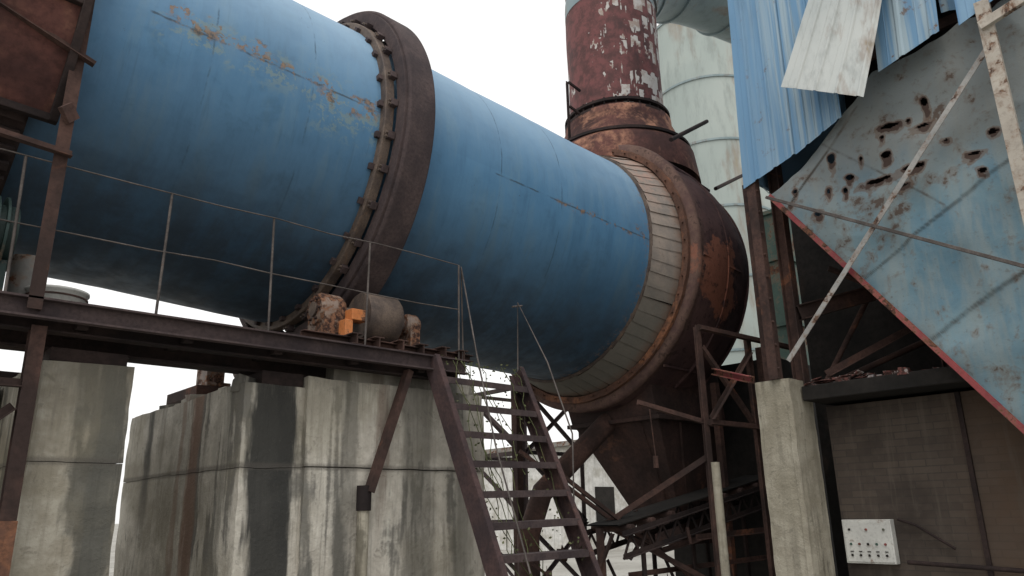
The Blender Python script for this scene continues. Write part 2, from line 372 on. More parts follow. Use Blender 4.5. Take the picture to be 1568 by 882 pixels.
# ---------------------------------------------------------------- rotary kiln
KR=(0,math.radians(2.93),0); KL=(0,6.44,Z(3.405))
kiln=empty("rotary_kiln",KL,KR)
R=1.5
GX=(1.68,2.48,4.5,5.35,6.1)
def kd(x,t):
    v=mnoise.noise(Vector((x*.9,math.cos(t)*1.6,math.sin(t)*1.6)))*.014
    for gx in GX: v-=.0025*math.exp(-((x-gx)/.10)**2)
    return v
xs=[-2+i*.06 for i in range(147)]+[6.85]
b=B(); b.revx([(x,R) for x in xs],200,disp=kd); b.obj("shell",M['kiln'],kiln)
b=B(); b.revx([(6.85,R-.01),(6.85,1.2),(-2,1.2),(-2,R-.01)],96,smooth=False); b.obj("shell_lining",M['rustdark'],kiln)
def ringprof(x0,x1,r0,r1,c=.03):
    return [(x0,r0),(x0,r1-c),(x0+c*.4,r1-c*.4),(x0+c,r1),(x1-c,r1),(x1-c*.4,r1-c*.4),(x1,r1-c),(x1,r0),(x0,r0)]
b=B(); b.revx(ringprof(3.22,3.5,1.58,1.76,.02),200,smooth=False)
b.revx(ringprof(3.195,3.23,1.6,1.72,.003),200,smooth=False)
b.obj("tyre",M['tyre'],kiln)
b=B(); b.revx(ringprof(3.1,3.19,1.49,1.575,.008),160,smooth=False); b.revx(ringprof(3.52,3.56,1.5,1.58,.01),160,smooth=False)
b.obj("retaining_ring",M['boltmetal'],kiln)
b=B(); c=B()
def barc(b,x0,x1,r0,r1,t,w):
    vs=[(x,-r*math.cos(t+d),r*math.sin(t+d)) for x in(x0,x1) for r in(r0,r1) for d in(-w,w)]
    b.add(vs,[(0,1,3,2),(4,6,7,5),(0,4,5,1),(2,3,7,6),(0,2,6,4),(1,5,7,3)])
for i in range(32):
    t=2*math.pi*i/32+.08+random.uniform(-.02,.02)
    barc(b,3.13,3.19,1.57,1.625,t,.02); barc(b,3.06,3.11,1.495,1.54,t,.018)
    for dt in(-.011,.011):
        p=Vector((3.11,-1.6*math.cos(t+dt),1.6*math.sin(t+dt))); c.tube([p,p+Vector((.04,0,0))],.011,6)
b.obj("tyre_chairs",M['tyre'],kiln,.003); c.obj("tyre_bolts",M['boltmetal'],kiln)
# seal leaves
b=B(); n=64
for i in range(n):
    t0=2*math.pi*i/n+random.uniform(-.008,.008); t1=t0+2*math.pi*1.14/n
    rnd=random.uniform(-.005,.005); sk=random.uniform(-.012,.012)
    prof=[(6.82+random.uniform(-.01,.01),1.53),(6.98,1.565),(7.1,1.6),(7.26+random.uniform(-.014,.014),1.645)]
    vs=[]
    for q_,(x,r) in enumerate(prof):
        for j in range(4):
            u=j/3; t=t0+(t1-t0)*u+sk*q_/3; rr=r+.010*(1-u)+rnd; vs.append((x,-rr*math.cos(t),rr*math.sin(t)))
    fs=[(k*4+j,k*4+j+1,(k+1)*4+j+1,(k+1)*4+j) for k in range(3) for j in range(3)]
    b.add(vs,fs,True)
    vs=[(x,-(r-.01)*math.cos(t0),(r-.01)*math.sin(t0)) for x,r in prof]+[(x,-(r+.010+rnd)*math.cos(t0),(r+.010+rnd)*math.sin(t0)) for x,r in prof]
    b.add(vs,[(k,k+1,k+5,k+4) for k in range(3)])
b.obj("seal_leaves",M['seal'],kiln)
b=B(); b.revx([(6.8,1.5),(6.8,1.53),(6.82,1.535),(6.82,1.5)],160,smooth=False); b.obj("seal_band",M['boltmetal'],kiln)
# ring-gear guard
b=B(); b.revx([(.82,1.52),(.82,1.66),(.8,1.68),(-.6,1.68),(-.6,1.52)],60,math.radians(-34),math.radians(200),smooth=False)
b.obj("gear_guard_shell",M['guard'],kiln)
b=B()
for a in(-34,-8,26,60):
    t=math.radians(a); b.beam((-.6,-1.70*math.cos(t),1.70*math.sin(t)),(.84,-1.70*math.cos(t),1.70*math.sin(t)),.05,.05)
b.revx([(.84,1.6),(.84,1.74),(.79,1.74),(.79,1.6)],60,math.radians(-34),math.radians(200),smooth=False)
b.obj("gear_guard_ribs",M['rustdark'],kiln,.004)
b=B(); b.revx([(.7,1.5),(.7,1.6),(.3,1.6),(.3,1.5)],120,smooth=False)
for i in range(90): barc(b,.32,.68,1.59,1.65,2*math.pi*i/90,.016)
b.obj("ring_gear",M['rustdark'],kiln)

# ---------------------------------------------------------------- hood
hood=empty("kiln_hood",KL,KR)
def hd(x,t): return mnoise.noise(Vector((x*1.2,math.cos(t)*2,math.sin(t)*2)))*.035+mnoise.noise(Vector((x*3,math.cos(t)*6,math.sin(t)*6)))*.012
b=B()
base=[(7.28,1.66),(7.28,1.82),(7.34,1.85),(7.38,1.83),(7.55,1.83),(7.8,1.83),(8.1,1.81),(8.35,1.77),(8.6,1.7),(8.8,1.59),(8.98,1.43),(9.1,1.22),(9.18,.95),(9.23,.5),(9.25,0.001)]
prof=[]
for i in range(len(base)-1):
    prof.append(base[i]); 
    if i>2: prof.append(tuple((base[i][k]+base[i+1][k])/2 for k in(0,1)))
prof.append(base[-1])
b.revx(prof,160,disp=hd); b.obj("hood_shell",M['hood'],hood)
b=B(); b.revx([(7.22,1.66),(7.22,1.74),(7.27,1.74),(7.27,1.66),(7.22,1.66)],128,smooth=False,disp=lambda x,t:.012*mnoise.noise(Vector((x,math.cos(t)*9,math.sin(t)*9))))
for i in range(48):
    t=2*math.pi*i/48; b.tube([(7.19,-1.70*math.cos(t),1.70*math.sin(t)),(7.3,-1.70*math.cos(t),1.70*math.sin(t))],.011,6)
b.obj("hood_flange",M['rustor'],hood)
b=B()
for x,r in((7.95,1.81),(8.6,1.69)): b.revx([(x,r-.05),(x,r+.022),(x+.016,r+.022),(x+.016,r-.05)],128,smooth=False)
for a in(-50,-5,38,75):
    t=math.radians(a); b.beam((7.4,-1.84*math.cos(t),1.84*math.sin(t)),(8.3,-1.79*math.cos(t),1.79*math.sin(t)),.02,.03)
b.obj("hood_ribs",M['hood'],hood)
def frustum(b,c0,w0,d0,z0,c1,w1,d1,z1):
    vs=[]
    for (c,w,d,z) in((c0,w0,d0,z0),(c1,w1,d1,z1)):
        vs+=[(c[0]-w,c[1]-d,z),(c[0]+w,c[1]-d,z),(c[0]+w,c[1]+d,z),(c[0]-w,c[1]+d,z)]
    b.add(vs,[(0,1,5,4),(1,2,6,5),(2,3,7,6),(3,0,4,7),(0,3,2,1),(4,5,6,7)])
ch=empty("discharge_chute")
b=B(); frustum(b,(8.1,6.3),.8,.75,Z(1.95),(8.2,6.2),.75,.7,Z(1.05)); frustum(b,(8.2,6.2),.72,.68,Z(1.04),(8.45,6.1),.35,.35,Z(-.1)); b.box(8.1,8.8,5.75,6.45,Z(-.45),Z(-.11))
b.obj("chute_body",M['chute'],ch,.01)
b=B(); b.box(7.4,8.98,5.44,6.95,Z(1.02),Z(1.07)); b.box(8.05,8.85,5.7,6.5,Z(-.14),Z(-.09))
b.beam((7.9,5.5,Z(1.02)),(8.3,5.78,Z(-.1)),.03,.04); b.beam((7.5,5.8,Z(1.02)),(8.1,5.9,Z(-.1)),.03,.04); b.obj("chute_flanges",M['chute'],ch,.004)
b=B(); b.tube([(7.6,6.3,Z(1.15)),(6.55,6.6,Z(.2)),(6.35,6.65,Z(-.3)),(6.35,6.65,0)],.13,16); b.obj("return_pipe",M['rust'],ch)

# ---------------------------------------------------------------- exhaust stack
st=empty("exhaust_stack"); sc=(8.25,6.44)
def sd(z,t): return mnoise.noise(Vector((z,math.cos(t),math.sin(t))))*.015
b=B(); b.revz(sc,[(Z(5.55)+i*.15,.715) for i in range(15)],64,disp=sd); b.obj("stack_pipe",M['stack'],st)
b=B(); b.revz(sc,[(Z(4.5),1.16),(Z(4.95),1.09),(Z(5.1),.95),(Z(5.45),.80),(Z(5.55),.80),(Z(5.56),.70)],64,disp=sd); b.obj("stack_base_cone",M['guard'],st)
b=B()
for z,r in((5.52,.80),(5.62,.80),(5.02,1.06)):
    b.revz(sc,[(Z(z),.7),(Z(z),r),(Z(z)+.04,r),(Z(z)+.04,.7)],64,smooth=False)
for i in range(28):
    t=2*math.pi*i/28; b.tube([(sc[0]+.765*math.cos(t),sc[1]+.765*math.sin(t),Z(5.49)),(sc[0]+.765*math.cos(t),sc[1]+.765*math.sin(t),Z(5.69))],.014,6)
b.obj("stack_flanges",M['rustdark'],st)
b=B()
pts=[(8.25,6.44,7.5),(8.28,6.44,7.8),(8.5,6.4,8.2),(8.95,6.32,8.6),(9.6,6.2,8.87),(10.4,6.0,9.0),(11.5,5.8,9.05),(13.5,5.4,9.1)]
sm=[]
for i in range(len(pts)-1):
    for k in range(4):
        a=Vector(pts[max(i-1,0)]);p=Vector(pts[i]);q=Vector(pts[i+1]);d=Vector(pts[min(i+2,len(pts)-1)]);u=k/4
        sm.append(.5*((2*p)+(-a+q)*u+(2*a-5*p+4*q-d)*u*u+(-a+3*p-3*q+d)*u**3))
sm.append(Vector(pts[-1])); sm=[v+Vector((0,0,H)) for v in sm]
b.tube(sm,.72,48,False)
for k in (4,10,16,22): 
    b.tube([sm[k],sm[k]+(sm[k+1]-sm[k]).normalized()*.05],.755,48)
b.obj("stack_elbow",M['duct'],st)
b=B(); b.tube([(7.5,5.0,Z(4.55)),(9.0,5.35,Z(5.5))],.03,8); b.tube([(9.3,5.5,Z(4.55)),(11.6,6.2,Z(5.75))],.03,8)
b.ang((7.25,6.5,Z(4.9)),(7.25,6.5,Z(6.0)),.05); b.beam((7.25,6.5,Z(6.0)),(7.5,6.5,Z(5.95)),.03,.03); b.beam((7.25,6.5,Z(5.6)),(7.5,6.5,Z(5.55)),.03,.03)
b.obj("stack_stays",M['rustdark'],st)

# ---------------------------------------------------------------- silo
sl=empty("storage_silo"); scn=(20.3,12.0)
b=B(); b.revz(scn,[(0,1.75),(Z(15.6),1.75),(Z(15.7),1.7),(Z(17.2),.5),(Z(17.3),0.01)],64); b.obj("silo_shell",M['silo'],sl)
b=B()
for z in(2,4.2,6.4,8.6,10.8,13,15.5): b.revz(scn,[(Z(z),1.74),(Z(z),1.78),(Z(z)+.07,1.78),(Z(z)+.07,1.74)],64,smooth=False)
b.obj("silo_hoops",M['duct'],sl)
be=empty("bucket_elevator")
b=B(); b.box(12.2,13.6,6.0,6.5,0,Z(5.2)); b.obj("casing",M['green'],be,.02)
b=B()
for z in(-.6,.6,1.8,3.,4.2,5.1): b.box(12.15,13.65,5.95,6.55,Z(z),Z(z)+.06)
b.box(12.14,12.2,5.94,6.0,0,Z(5.2)); b.box(12.9,12.96,5.96,6.0,0,Z(5.2)); b.obj("casing_flanges",M['green'],be)

# ---------------------------------------------------------------- walkway
wp=empty("walkway_platform")
zt=1.225
b=B(); b.chan((-3,4.9,Z(zt-.06)),(3.98,4.9,Z(zt-.06)),.06,.12,.012,(0,0,1)); b.obj("edge_channel",M['tyre'],wp)
b=B(); b.box(-3,3.97,4.91,5.35,Z(zt-.03),Z(zt-.005)); b.obj("deck_plate",M['rustdark'],wp)
b=B(); b.ibeam((-3,5.3,Z(1.1)),(4.2,5.3,Z(1.1)),.16,.2,.015); b.ibeam((-3,5.02,Z(1.12)),(4.0,5.02,Z(1.12)),.09,.12,.01)
for i in range(9):
    x=-1.4+i*.62; b.beam((x,4.93,Z(1.135)),(x,5.4,Z(1.135)),.06,.09)
b.obj("girders",M['rustdark'],wp)
rl=empty("railing")
b=B(); zr=2.07
for x in(.66,1.47,2.22,3.0,3.92):
    b.tube([(x,4.9,Z(zt)),(x+random.uniform(-.02,.02),4.9,Z(zr))],.009,6)
def wob(x0,x1,z,y=4.9,n=14,a=.012):
    return [(x0+(x1-x0)*i/n,y+random.uniform(-a,a)*.5,Z(z)+random.uniform(-a,a)) for i in range(n+1)]
b.tube(wob(-2,3.92,zr),.005,6); b.tube(wob(-2,3.92,1.66),.005,6)
b.obj("rails",M['rail'],rl)
b=B(); b.ang((.84,4.84,Z(1.15)),(.86,4.84,Z(3.9)),.075,.01,(0,1,0)); b.ang((.2,4.84,Z(3.0)),(.9,4.84,Z(2.75)),.05); b.ang((-.5,4.84,Z(2.2)),(.86,4.84,Z(2.1)),.05)
b.beam((.84,4.84,Z(2.35)),(.78,4.8,Z(2.42)),.03,.1)
b.obj("guard_post",M['rust'],wp)

# support rollers
sr=empty("support_roller")
def roller(yc,zc,b,c,e):
    b.tube([(3.16,yc,Z(zc)),(3.18,yc,Z(zc)),(3.46,yc,Z(zc)),(3.48,yc,Z(zc))],[.2,.215,.215,.2],40)
    b.tube([(2.74,yc,Z(zc)),(3.74,yc,Z(zc))],.06,16)
    for x0,x1,r in((2.76,2.98,.14),(3.6,3.74,.1)):
        c.tube([(x0,yc,Z(zc)),(x0+.03,yc,Z(zc)),(x1-.03,yc,Z(zc)),(x1,yc,Z(zc))],[r-.02,r,r,r-.02],28)
        c.box(x0+.02,x1-.02,yc-r,yc+r,Z(1.27),Z(zc))
        c.box(x0-.01,x1+.01,yc-.24,yc+.24,Z(1.23),Z(1.27))
        for dy in(-.2,.2): e.tube([(x0+.08,yc+dy,Z(1.26)),(x0+.08,yc+dy,Z(1.31))],.02,6)
        for i in range(6):
            t=i*math.pi/3; e.tube([(x0-.02,yc+(r-.05)*math.cos(t),Z(zc)+(r-.05)*math.sin(t)),(x0+.01,yc+(r-.05)*math.cos(t),Z(zc)+(r-.05)*math.sin(t))],.012,6)
        e.tube([(x0-.015,yc,Z(zc)),(x0,yc,Z(zc))],.06,20)
b=B();c=B();e=B()
roller(5.28,1.56,b,c,e); roller(7.6,1.56,b,c,e)
b.obj("roller_wheel",M['boltmetal'],sr); c.obj("bearing_housings",M['bearing'],sr,.008); e.obj("bolts",M['rust'],sr)
b=B(); b.box(2.93,3.07,4.99,5.1,Z(1.45),Z(1.54)); b.box(2.88,2.95,5.0,5.1,Z(1.3),Z(1.45)); b.obj("grease_box",M['orange'],sr,.006)
b=B()
b.chan((2.5,4.98,Z(1.265)),(4.1,4.98,Z(1.265)),.06,.06,.01); b.ibeam((2.5,5.55,Z(1.2)),(4.1,5.55,Z(1.2)),.12,.14)
for i in range(6):
    x=2.9+i*.21; b.ibeam((x,4.84+.02*(i%2),Z(1.265)),(x,5.7,Z(1.265)),.09,.09,.01)
b.box(2.6,4.1,7.2,8.0,Z(1.1),Z(1.2))
b.obj("base_frame",M['rust'],sr,.003)

dm=empty("drive_motor")
b=B(); b.tube([(.05,5.15,Z(1.62)),(.68,5.15,Z(1.62))],.2,24)
for i in range(12):
    x=.06+i*.05; b.tube([(x,5.15,Z(1.62)),(x+.014,5.15,Z(1.62))],.25,24)
b.box(.1,.66,5.0,5.35,Z(1.23),Z(1.45)); b.obj("motor_body",M['motor'],dm,.004)
b=B(); b.tube([(.82,5.35,Z(1.23)),(.82,5.35,Z(1.58))],.11,20); b.obj("oil_filter",M['steel'],dm)
pb=empty("paint_bucket")
b=B(); b.revz((.98,5.25),[(Z(1.225),.15),(Z(1.23),.16),(Z(1.35),.17),(Z(1.355),.18),(Z(1.37),.18),(Z(1.38),.01)],32); b.obj("bucket_body",M['white'],pb)
b=B()
for z in(1.27,1.32): b.revz((.98,5.25),[(Z(z),.16),(Z(z),.175),(Z(z)+.01,.175),(Z(z)+.01,.16)],32,smooth=False)
b.obj("bucket_hoops",M['rust'],pb)

# ---------------------------------------------------------------- piers
def rough_box(b,x0,x1,y0,y1,z0,z1,amp=.012,step=.1):
    def nz(p): return Vector((mnoise.noise(p*1.7),mnoise.noise(p*1.7+Vector((9,2,1))),mnoise.noise(p*1.7+Vector((3,7,5)))))*amp+Vector((mnoise.noise(p*7),mnoise.noise(p*7+Vector((9,2,1))),mnoise.noise(p*7+Vector((3,7,5)))))*amp*.6
    def grid(o,u,v,nu,nv):
        vs=[];fs=[]
        for i in range(nu+1):
            for j in range(nv+1):
                p=Vector(o)+Vector(u)*(i/nu)+Vector(v)*(j/nv)
                vs.append(p+nz(p))
        for i in range(nu):
            for j in range(nv):
                fs.append((i*(nv+1)+j,(i+1)*(nv+1)+j,(i+1)*(nv+1)+j+1,i*(nv+1)+j+1))
        b.add(vs,fs,True)
    c=lambda L:max(1,int(L/step))
    X=x1-x0;Y=y1-y0;ZZ=z1-z0
    grid((x0,y0,z0),(X,0,0),(0,0,ZZ),c(X),c(ZZ)); grid((x0,y1,z0),(X,0,0),(0,0,ZZ),c(X),c(ZZ))
    grid((x0,y0,z0),(0,Y,0),(0,0,ZZ),c(Y),c(ZZ)); grid((x1,y0,z0),(0,Y,0),(0,0,ZZ),c(Y),c(ZZ))
    grid((x0,y0,z1),(X,0,0),(0,Y,0),c(X),c(Y)); grid((x0,y0,z0),(X,0,0),(0,Y,0),c(X),c(Y))
def chunks(b,xr,yr,z,n,s0,s1):
    for i in range(n):
        x=random.uniform(*xr);y=random.uniform(*yr);s_=random.uniform(s0,s1)
        p=Vector((x,y,z+s_*.5)); vs=[p+Vector((dx*s_*random.uniform(.6,1.3),dy*s_*random.uniform(.6,1.3),dz*s_*random.uniform(.5,1))) for dx in(-1,1) for dy in(-1,1) for dz in(-1,1)]
        b.add(vs,[(0,1,3,2),(4,6,7,5),(0,4,5,1),(2,3,7,6),(0,2,6,4),(1,5,7,3)])
cp=empty("concrete_pier")
b=B(); rough_box(b,2.18,4.36,5.1,7.62,Z(.327),Z(.9),.014,.06); rough_box(b,2.18,4.355,5.1,7.61,0,Z(.323),.014,.06); b.obj("pier_lifts",M['pier'],cp)
b=B(); rough_box(b,2.64,4.3,5.06,5.4,Z(.335),Z(.98),.012,.06); rough_box(b,2.642,4.305,5.06,5.4,0,Z(.325),.012,.06); b.obj("pier_pilaster",M['pier'],cp)
b=B(); rough_box(b,2.9,4.3,5.16,5.9,Z(.9),Z(1.12),.01); rough_box(b,2.8,4.2,7.1,7.7,Z(.9),Z(1.1),.01); b.obj("pier_plinth",M['pier'],cp)
b=B(); chunks(b,(2.2,2.9),(5.12,7.5),Z(.88),60,.015,.07); b.obj("pier_rubble",M['pier'],cp)
cp2=empty("concrete_pier")
b=B(); rough_box(b,.93,1.44,5.1,7.6,Z(.327),Z(.92),.014,.06); rough_box(b,.93,1.437,5.1,7.6,0,Z(.323),.014,.06)
rough_box(b,-2,.9,6.2,7.4,0,Z(.9),.012)
b.obj("pier_body",M['pierm'],cp2)
b=B(); b.ibeam((.86,4.98,Z(.0)),(.86,4.98,Z(1.08)),.08,.08,.01,(0,1,0)); b.ang((.4,4.98,Z(.72)),(.82,4.98,Z(.72)),.05); b.ang((.3,5.0,Z(.1)),(.82,5.0,Z(.6)),.05); b.obj("pier_post",M['rust'],cp2)
b=B(); b.ibeam((.855,4.98,0),(.86,4.98,Z(.0)),.09,.09,.01,(0,1,0)); b.obj("pier_post_foot",M['rustor'],cp2)
b=B(); b.box(.97,1.4,5.12,5.45,Z(.92),Z(1.0)); b.box(2.3,2.62,5.12,5.45,Z(.9),Z(1.0)); b.box(-2,1.5,6.8,7.0,Z(.9),Z(1.1)); b.obj("pier_bearing_plates",M['rustdark'],cp2)
dp=empty("drain_pipe")
b=B(); b.chan((3.42,4.95,Z(1.1)),(3.1,4.97,Z(.16)),.05,.08,.01,(0,1,0)); b.obj("drain_brace",M['rust'],dp)
b=B(); b.tube([(3.1,5.0,Z(.12)),(3.09,5.0,0)],.045,14); b.obj("drain_body",M['conc'],dp)
b=B(); b.tube([(3.1,5.0,Z(.02)),(3.1,5.0,Z(.2))],.055,14); b.obj("drain_socket",M['rustdark'],dp)

# ---------------------------------------------------------------- staircase
ss=empty("steel_staircase")
top=Vector((0,4.9,Z(1.2))); bot=Vector((0,3.53,0))
b=B()
for x,w in((3.62,.04),(4.6,-.04)):
    b.beam(Vector((x,0,0))+top,Vector((x,0,0))+bot,.014,.15,(0,0,1))
    for s_ in(-1,1):
        d=(bot-top).normalized(); nrm=Vector((0,d.z,-d.y))*(-1); off=nrm*(.075*s_)
        b.beam(Vector((x+ w/2,0,0))+top+off,Vector((x+w/2,0,0))+bot+off,.05,.012,(0,0,1))
b.obj("stringers",rust("stair_rust",(.045,.032,.034),(.09,.055,.052),(.15,.08,.06),.25,3),ss)
b=B(); nt=13
for i in range(nt):
    u=(i+.75)/nt; p=top+(bot-top)*u
    if p.z<.1: continue
    tw=random.uniform(-.014,.014)
    b.beam((3.64,p.y,p.z+tw),(4.58,p.y,p.z-tw),.17,.012,(0,0,1))
    b.beam((3.64,p.y-.085,p.z-.02+tw),(4.58,p.y-.085,p.z-.02-tw),.008,.05,(0,0,1))
b.obj("treads",M['tyre'],ss)
b=B()
b.tube([(3.95,4.88,Z(1.22)),(3.93,4.88,Z(2.05)),(3.78,4.5,Z(1.2)),(3.66,4.15,Z(.45)),(3.64,3.8,Z(-.4))],.007,6)
b.tube([(4.6,4.9,Z(1.2)),(4.62,4.9,Z(1.85)),(4.68,4.6,Z(1.25)),(4.64,4.3,Z(.6)),(4.62,4.3,Z(-.1))],.007,6)
b.tube([(4.55,4.9,Z(1.8)),(4.7,4.93,Z(1.84))],.009,6)
b.obj("handrails",M['rail'],ss)
vn=empty("climbing_vine"); b=B()
for k in range(9):
    x=random.uniform(3.7,4.6); pts=[]; y=4.82;z=1.2
    for i in range(random.randint(9,20)):
        pts.append((x,y,Z(z))); x+=random.uniform(-.06,.06); y-=.045; z-=.11+random.uniform(-.04,.04)
    b.tube(pts,.0035,5)
for k in range(260):
    t=random.random()**1.6; p=Vector((random.uniform(3.65,4.6),4.85-.75*t+random.uniform(-.05,.05),Z(1.2-1.6*t)+random.uniform(-.06,.06)))
    d=Vector((random.uniform(-1,1),random.uniform(-1,1),random.uniform(-1,.4))).normalized()*random.uniform(.015,.035); s_=d.cross(Vector((random.uniform(-1,1),1,0))).normalized()*.009
    b.add([p,p+d*.5+s_,p+d,p+d*.5-s_],[(0,1,2,3)])
b.obj("vine_stems",M['vine'],vn)

# ---------------------------------------------------------------- right column and posts
cc=empty("concrete_column")
b=B(); rough_box(b,7.0,7.45,3.56,3.93,0,Z(1.2),.01,.05); b.obj("column_shaft",M['conc'],cc)
b=B(); rough_box(b,6.985,7.1,3.545,3.6,0,Z(.98),.01,.05); b.obj("column_patch",M['conc'],cc)
sp=empty("steel_post")
b=B(); b.ang((6.95,3.64,Z(1.2)),(6.95,3.64,Z(3.4)),.1,.012,(1,0,0)); b.ang((7.1,3.78,Z(1.2)),(7.1,3.78,Z(3.4)),.09,.012,(1,0,0))
for i in range(9):
    z=1.3+i*.24; b.beam((6.96,3.63,Z(z)),(7.1,3.78,Z(z+.12)),.03,.012); b.beam((7.1,3.78,Z(z+.12)),(6.96,3.63,Z(z+.24)),.03,.012)
b.obj("post_lattice",M['rust'],sp)

# ---------------------------------------------------------------- steel frame under hood
sf=empty("steel_support_frame")
b=B()
b.ang((7.15,4.6,0),(7.15,4.6,Z(1.95)),.09,.012,(0,1,0)); b.ang((7.95,4.45,0),(7.95,4.45,Z(1.9)),.09,.012,(0,1,0))
b.ang((7.12,4.62,Z(1.9)),(8.6,4.3,Z(1.8)),.07); b.ang((6.35,4.95,Z(1.04)),(7.2,4.62,Z(.83)),.06); b.ang((7.15,4.6,Z(.85)),(8.6,4.3,Z(.8)),.06)
b.ang((7.15,4.62,Z(.5)),(6.5,5.6,Z(-.2)),.06); b.ang((7.9,4.5,Z(.9)),(7.15,4.6,Z(1.7)),.05); b.ang((7.2,4.6,Z(.9)),(7.9,4.45,Z(1.7)),.05)
b.ang((6.5,5.6,Z(-.2)),(7.6,4.9,Z(-.9)),.06); b.ang((5.9,5.7,Z(.35)),(7.4,5.2,Z(-.75)),.05); b.ang((5.7,6.1,Z(.6)),(6.9,5.6,Z(-.3)),.05)
b.ang((6.3,5.5,Z(-.2)),(6.3,5.5,0),.06); b.ang((8.3,5.2,Z(1.5)),(8.3,5.2,0),.08); b.ang((6.9,7.4,Z(1.7)),(6.9,7.4,0),.1); b.ang((9.0,4.9,Z(2)),(9.0,4.9,0),.09)
b.ang((7.3,5.0,Z(-.35)),(8.9,4.85,Z(-.3)),.06); b.ang((6.6,5.4,Z(-.7)),(8.9,5.0,Z(-.62)),.05)
for i in range(16):
    p=Vector((random.uniform(5.9,8.2),random.uniform(4.9,6.6),Z(random.uniform(-1.,-.1)))); d=Vector((random.uniform(-1,1),random.uniform(-.6,.6),random.uniform(-.6,.6)))*random.uniform(.3,.8)
    b.ang(p-d*.5,p+d*.5,random.choice((.03,.04,.06)),.006)
b.tube([(6.9,5.2,Z(1.1)),(6.95,5.2,Z(.55))],.008,5); b.tube([(6.95,5.2,Z(.55)),(6.95,5.2,Z(.42))],.03,8)
b.obj("frame_members",M['rust'],sf)
b=B(); b.chan((7.2,4.5,Z(1.42)),(6.95,3.9,Z(1.22)),.05,.07,.01); b.obj("red_tie",M['redsteel'],sf)
b=B(); b.tube([(7.15,4.58,Z(.45)),(7.15,4.58,0)],.05,12); b.obj("cream_sleeve",M['conc'],sf)
lt=empty("lattice_tower")
b=B()
for (x,y) in((7.9,8.3),(9.2,8.3),(7.9,9.6),(9.2,9.6)): b.ang((x,y,0),(x,y,Z(1.9)),.08,.012,(0,1,0))
for z in(-1.2,-.2,.8,1.8):
    b.ang((7.9,8.3,Z(z)),(9.2,8.3,Z(z)),.06); b.ang((7.9,9.6,Z(z)),(9.2,9.6,Z(z)),.06); b.ang((7.9,8.3,Z(z)),(7.9,9.6,Z(z)),.06)
for z in(-1.2,-.2,.8):
    b.ang((7.9,8.3,Z(z)),(9.2,8.3,Z(z+1)),.05); b.ang((9.2,8.3,Z(z)),(7.9,8.3,Z(z+1)),.05); b.ang((7.9,8.3,Z(z)),(7.9,9.6,Z(z+1)),.05); b.ang((9.2,9.6,Z(z)),(7.9,9.6,Z(z+1)),.05)
b.obj("lattice_members",M['tyre'],lt)
cv=empty("belt_conveyor")
b=B()
p0=Vector((6.3,5.2,Z(-.5)));p1=Vector((9.2,4.95,Z(.05)))
for dy in(0,.55):
    for dz in(0,.22): b.ang(p0+Vector((0,dy,dz)),p1+Vector((0,dy,dz)),.05)
    for i in range(12):
        u=i/12; a=p0.lerp(p1,u)+Vector((0,dy,0)); c=p0.lerp(p1,u+1/24)+Vector((0,dy,.22)); e=p0.lerp(p1,u+1/12)+Vector((0,dy,0)); b.beam(a,c,.02,.02); b.beam(c,e,.02,.02)
for x in(6.6,7.5,8.6):
    for dy in(0,.55):
        u=(x-6.3)/2.9; z=p0.lerp(p1,u).z; b.ang((x,5.15+dy,0),(x,5.15+dy,z),.06)
    b.ang((x,5.15,.2),(x,5.7,z-.1),.04)
b.obj("conveyor_frame",M['rustdark'],cv)
b=B()
for i in range(9):
    if i in(3,4): continue
    p=p0.lerp(p1,(i+.5)/9)+Vector((0,0,.27)); b.tube([p,p+Vector((0,.55,0))],.04,12)
b.obj("conveyor_rollers",M['rust'],cv)
b=B()
vs=[p0+Vector((0,.05,.335)),p0+Vector((0,.5,.335)),p1+Vector((0,.5,.335)),p1+Vector((0,.05,.335))]; b.add(vs+[v-Vector((0,0,.012)) for v in vs],[(0,1,2,3),(7,6,5,4),(0,3,7,4),(1,5,6,2)]); b.obj("conveyor_belt",M['darkwall'],cv)
hp=empty("hood_foundation")
b=B(); rough_box(b,9.3,11.2,4.9,6.75,0,Z(1.9),.02,.2); b.obj("foundation_block",M['darkwall'],hp)

# ---------------------------------------------------------------- right building
rb=empty("brick_kiln_building")
b=B(); b.box(7.6,7.84,-3,3.5,0,Z(.95)); b.obj("front_wall",M['brick'],rb)
b=B(); b.box(7.2,10,-3,3.54,Z(.985),Z(1.13)); b.obj("floor_slab",M['darkwall'],rb,.01)
b=B()
for i in range(26):
    y=random.uniform(2.95,3.5);z=1.14+random.uniform(0,.05);x=random.uniform(7.22,7.5)
    p=Vector((x,y,Z(z)));q=p+Vector((random.uniform(-.04,.08),-random.uniform(.04,.12),random.uniform(-.01,.03))); b.beam(p,q,random.uniform(.05,.12),.006,(random.uniform(-.4,.4),random.uniform(-.4,.4),1))
chunks(b,(7.24,7.5),(2.3,3.5),Z(1.12),26,.015,.05)
b.obj("slab_debris",M['flake'],rb)
b=B(); b.box(7.57,7.6,2.25,2.29,0,Z(.95)); b.obj("wall_strip",M['rustdark'],rb)
b=B(); b.box(10,10.2,-3,4.75,0,Z(8.4)); b.box(7.1,10,-3,-2.8,Z(1.1),Z(8.4)); b.obj("back_wall",M['darkwall'],rb)
b=B(); b.box(6.9,10.3,-3.1,3.9,Z(8.3),Z(8.36)); b.box(7.1,10,3.72,3.76,Z(3.4),Z(8.3)); b.obj("roof_sheet",M['cladblue'],rb)
b=B()
for y in(-1,.6,2.2,3.6): b.ibeam((7.35,y,Z(1.1)),(7.35,y,Z(8.3)),.12,.12,.012,(0,1,0))
for z in(4.3,5.6,7): b.chan((7.12,-2.8,Z(z)),(7.12,3.7,Z(z)),.05,.1,.01)
